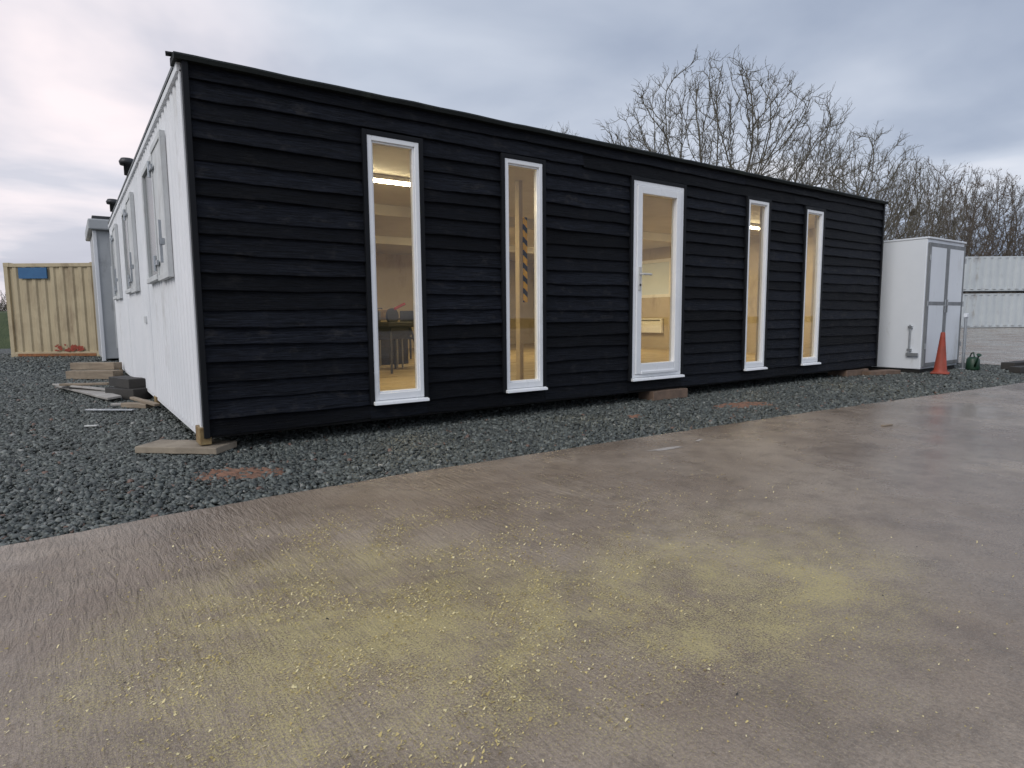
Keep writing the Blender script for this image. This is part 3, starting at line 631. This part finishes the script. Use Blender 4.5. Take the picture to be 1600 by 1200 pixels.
# ------------------------------------------------------------------ bare trees (grown towards points spread through the crown)
def grow(seed,H,rx,natt=1700,leaf=0,cz=.56,rz=.44):
    rn=random.Random(seed); att=[]
    while len(att)<natt:
        p=Vector((rn.uniform(-1,1),rn.uniform(-1,1),rn.uniform(-1,1)))
        if p.length>1 or p.length<rn.random()*.6: continue
        a=math.atan2(p.y,p.x); k=1+.12*noise.noise(Vector((math.cos(a)*1.6,math.sin(a)*1.6,p.z*1.5+seed)))*2
        att.append(Vector((p.x*rx*k,p.y*rx*k,H*(cz+rz*p.z*(1+.06*math.sin(a*3+seed))))))
    pos=[Vector((0,0,0))]; par=[-1]; step=.022*H
    while pos[-1].z<.14*H: pos.append(pos[-1]+Vector((rn.gauss(0,.04),rn.gauss(0,.04),1))*step); par.append(len(pos)-2)
    alive=att
    for it in range(140):
        kd=kdtree.KDTree(len(pos))
        for i,p in enumerate(pos): kd.insert(p,i)
        kd.balance(); pull={}; keep=[]
        for q in alive:
            _,i,d=kd.find(q)
            if d<.034*H: continue
            keep.append(q)
            if d<.32*H:
                v=(q-pos[i]).normalized(); pull[i]=pull.get(i,Vector())+v
        alive=keep
        if not pull or not alive: break
        for i,v in pull.items():
            if v.length<.05: continue
            pd=(pos[i]-pos[par[i]]).normalized() if par[i]>=0 else Vector((0,0,1))
            d=(v.normalized()+pd*.5+Vector((0,0,.14))+Vector((rn.gauss(0,1),rn.gauss(0,1),rn.gauss(0,1)))*.09).normalized()
            pos.append(pos[i]+d*step); par.append(i)
        if len(pos)>14000: break
    n=len(pos); acc=[0.0]*n; ex=2.5; tip=.010
    for i in range(n-1,0,-1):
        if acc[i]==0: acc[i]=tip**ex
        acc[par[i]]+=acc[i]
    rad=[max(tip,a**(1/ex)) for a in acc]; sc=min(1,.021*H/rad[0]); rad=[max(tip,r*sc) if r>tip*1.5 else r for r in rad]
    thick=[];thin=[];leaves=[]
    for i in range(1,n):
        j=par[i]; (thick if rad[i]>.05 else thin).append((pos[j],pos[i],rad[j] if rad[j]<rad[i]*1.7 else rad[i]*1.15,rad[i]))
    cen=Vector((0,0,.3*H))
    for i in range(1,n):
        if rad[i]>.03 or rn.random()<.2: continue
        base=(pos[i]-pos[par[i]]).normalized(); out=(pos[i]-cen).normalized()
        for q in range(2):
            d=(base*.7+out*.6+Vector((rn.gauss(0,.5),rn.gauss(0,.5),rn.gauss(0,.4)+.2))).normalized(); p=pos[i]; l=H*rn.uniform(.016,.038)/3
            for s_ in range(3):
                d=(d+Vector((rn.gauss(0,.13),rn.gauss(0,.13),rn.gauss(0,.1)+.06))).normalized(); e=p+d*l; thin.append((p,e,.0080-.0013*s_,.0068-.0013*s_))
                if rn.random()<.75:
                    sd=(d+Vector((rn.gauss(0,.55),rn.gauss(0,.55),rn.gauss(0,.4)))).normalized(); thin.append((e,e+sd*l*1.6,.0056,.004))
                p=e
            if leaf and rn.random()<leaf: leaves.append(p)
    return thick,thin,leaves
def tubes_mesh(name,segs,n,mat):
    A=np.array([s[0] for s in segs],float);B=np.array([s[1] for s in segs],float);r0=np.array([s[2] for s in segs]);r1=np.array([s[3] for s in segs])
    d=B-A; d/=np.linalg.norm(d,axis=1)[:,None]+1e-9; ref=np.where(np.abs(d[:,2:3])<.9,[[0,0,1.]],[[0,1.,0]]); a=np.cross(d,ref); a/=np.linalg.norm(a,axis=1)[:,None]; b=np.cross(a,d)
    V=[]
    for P,r in ((A,r0),(B,r1)):
        for i in range(n):
            t=6.28318*i/n; V.append(P+(a*math.cos(t)+b*math.sin(t))*r[:,None])
    V=np.stack(V,1); m_=len(segs)
    q=np.array([(i,(i+1)%n,n+(i+1)%n,n+i) for i in range(n)]); F=(q[None]+2*n*np.arange(m_)[:,None,None]).reshape(-1,4)
    return npmesh(name,V.reshape(-1,3),F,4,mat)
def leafobj(pts,seed,mat):
    r_=np.random.default_rng(seed); P=np.array([tuple(p) for p in pts]); n=len(P); s=.03+.04*r_.random(n)
    a=r_.normal(0,1,(n,3));a/=np.linalg.norm(a,axis=1)[:,None]; b=np.cross(a,r_.normal(0,1,(n,3))); b/=np.linalg.norm(b,axis=1)[:,None]
    V=np.stack([P-a*s[:,None],P+b*s[:,None]*.6,P+a*s[:,None],P-b*s[:,None]*.6],1)
    return npmesh('withered_leaves',V.reshape(-1,3),np.arange(4*n).reshape(n,4),4,mat)
protos=[]
for seed,H,rx,na,lf,tm in ((11,10,4.7,4200,0,'twig'),(23,10,4.0,2600,.0,'twig'),(37,10,3.9,2200,.3,'redtwig')):
    th,tn,lv=grow(seed,H,rx,na,leaf=lf)
    tr=tubes_mesh('trunk',th,7,M['bark']); cr=tubes_mesh('crown',tn,3,M[tm]); le=leafobj(lv,seed,M['deadleaf']) if lv else None
    zs=max(max(s[1].z for s in tn),1); protos.append([tr,cr,le,zs,False])
def tree(pi,px,depth,row,rz,label,group,wid=1.0,hor=490):
    u=(px-800)/981.; x=-.762+depth*(.577+.817*u); y=-5.036+depth*(.817-.577*u)
    h=.978+(hor-row)/981*depth
    t=thing('bare_tree',label,'tree',(x,y,-.2),rz,group); P=protos[pi]; s=h/P[3]; t.scale=(s*wid,s*wid,s)
    for k in range(3):
        o=P[k]
        if o is None: continue
        if P[4]: o=o.copy(); col.objects.link(o)
        o.parent=t
    P[4]=True
G='bare winter trees beyond the yard'
tree(0,1108,25,100,.4,'largest bare tree with wide spreading crown rising above the cabin roof',G,1.0)
tree(1,1290,28,190,2.1,'bare tree immediately right of the largest tree above the cabin roof',G,1.1)
tree(1,1372,34,236,4.4,'bare tree above the right end of the cabin roof',G,.95)
tree(1,985,36,208,3.0,'smaller bare tree behind the left side of the largest tree',G,.8)
tree(1,875,40,190,1.0,'faint distant tree peeping over the roof left of the largest tree',G,.6)
tree(2,1435,54,246,.5,'brownish tree directly above the white storage cabinet',G,.9)
tree(2,1510,60,262,2.5,'brownish tree behind the left end of the far container stack',G,.9)
tree(2,1580,62,268,4.1,'brownish tree behind the middle of the far container stack',G,.95)
tree(2,1655,62,284,5.6,'brownish tree at the right edge above the far containers',G,.95)
tree(1,1470,72,308,.9,'broad grey tree deep in the gap between cabin and containers',G,1.2)
tree(1,660,60,164,5.2,'distant tree top barely poking over the roof between the left windows',G,.6)
def hedge(name,label,px0,px1,d,h,nn,mat):
    r_=np.random.default_rng(5); segs=[]
    for i in range(nn):
        px=px0+(px1-px0)*r_.random(); u=(px-800)/981; dep=d+r_.normal(0,1.5); x=-.762+dep*(.577+.817*u); y=-5.036+dep*(.817-.577*u)
        p=np.array([x,y,-.2+r_.random()*h*.6]); 
        for k in range(3):
            q=p+np.array([r_.normal(0,.3),r_.normal(0,.3),.2+r_.random()*h*.22]); segs.append((p,q,.03,.02)); p=q
    o=tubes_mesh(name,segs,3,mat); tag(o,label,'hedge',kind='stuff')
hedge('hedgerow','brown leafless undergrowth behind the far containers and cabinet',1340,1800,66,6.5,9000,M['redtwig'])
hedge('far_hedge','dark distant hedge on the horizon at far left',-250,60,90,5.0,2500,M['twig'])

# ------------------------------------------------------------------ sky and light
w=bpy.data.worlds.new('World'); scene.world=w; w.use_nodes=True; nt=w.node_tree; bg=nt.nodes['Background']
sky=N(nt,'ShaderNodeTexSky'); sky.sky_type='NISHITA'; sky.sun_disc=False; sky.sun_elevation=R(22); sky.sun_rotation=R(-75)
tc=N(nt,'ShaderNodeTexCoord'); sp=N(nt,'ShaderNodeSeparateXYZ'); L(nt,tc.outputs['Generated'],sp.inputs[0])
zc=math_n(nt,'ADD',math_n(nt,'MAXIMUM',sp.outputs[2],0.0),.16)
cx=math_n(nt,'DIVIDE',sp.outputs[0],zc); cy=math_n(nt,'DIVIDE',sp.outputs[1],zc)
cv=N(nt,'ShaderNodeCombineXYZ'); L(nt,cx,cv.inputs[0]); L(nt,cy,cv.inputs[1])
c1=noise_t(nt,cv.outputs[0],.5,4,.45,.25)
mp=N(nt,'ShaderNodeMapping'); mp.inputs['Location'].default_value=(4,2,1); L(nt,cv.outputs[0],mp.inputs[0])
c2=noise_t(nt,mp.outputs[0],1.1,5,.5,.2)
cl=math_n(nt,'ADD',math_n(nt,'MULTIPLY',c1,.6),math_n(nt,'MULTIPLY',c2,.4))
cc=ramp(nt,cl,[(.39,(.24,.285,.38)),(.47,(.335,.38,.47)),(.55,(.46,.50,.58)),(.63,(.66,.67,.72))])
dv=N(nt,'ShaderNodeVectorMath'); dv.operation='DOT_PRODUCT'; L(nt,tc.outputs['Generated'],dv.inputs[0]); dv.inputs[1].default_value=Vector((-.12,.97,.16)).normalized()
br=maprange(nt,dv.outputs['Value'],.86,1.0,0,1,True)
cc=mix(nt,math_n(nt,'MULTIPLY',br,ramp(nt,c2,[(.38,.3),(.58,.95)])),cc,(.82,.73,.74))
skyd=mix(nt,1.0,sky.outputs[0],(.06,.06,.06),'MULTIPLY')
fin=mix(nt,.06,cc,skyd)
L(nt,fin,bg.inputs['Color']); bg.inputs['Strength'].default_value=1.38
s=bpy.data.lights.new('sun','SUN'); s.energy=1.5; s.angle=R(35); s.color=(1,.96,.91)
so=bpy.data.objects.new('sun',s); col.objects.link(so)
so.rotation_euler=Vector((-.8,-.25,.6)).to_track_quat('Z','Y').to_euler()

# ------------------------------------------------------------------ camera
yaw,pit,rol,f=.95572,-.10613,-.00866,975.43
fw=Vector((math.cos(yaw)*math.cos(pit),math.sin(yaw)*math.cos(pit),math.sin(pit))); r_=Vector((math.sin(yaw),-math.cos(yaw),0)); u_=r_.cross(fw)
r2=r_*math.cos(rol)+u_*math.sin(rol); u2=-r_*math.sin(rol)+u_*math.cos(rol)
cd=bpy.data.cameras.new('camera'); cd.sensor_width=36; cd.lens=f/1600*36; cd.clip_end=2000; cd.clip_start=.05
co=bpy.data.objects.new('camera',cd); col.objects.link(co)
mw=Matrix((r2,u2,-fw)).transposed().to_4x4(); mw.translation=Vector((-.76215,-5.03645,.9778)); co.matrix_world=mw
scene.camera=co
scene.view_settings.view_transform='Standard'; scene.view_settings.look='None'; scene.view_settings.exposure=0
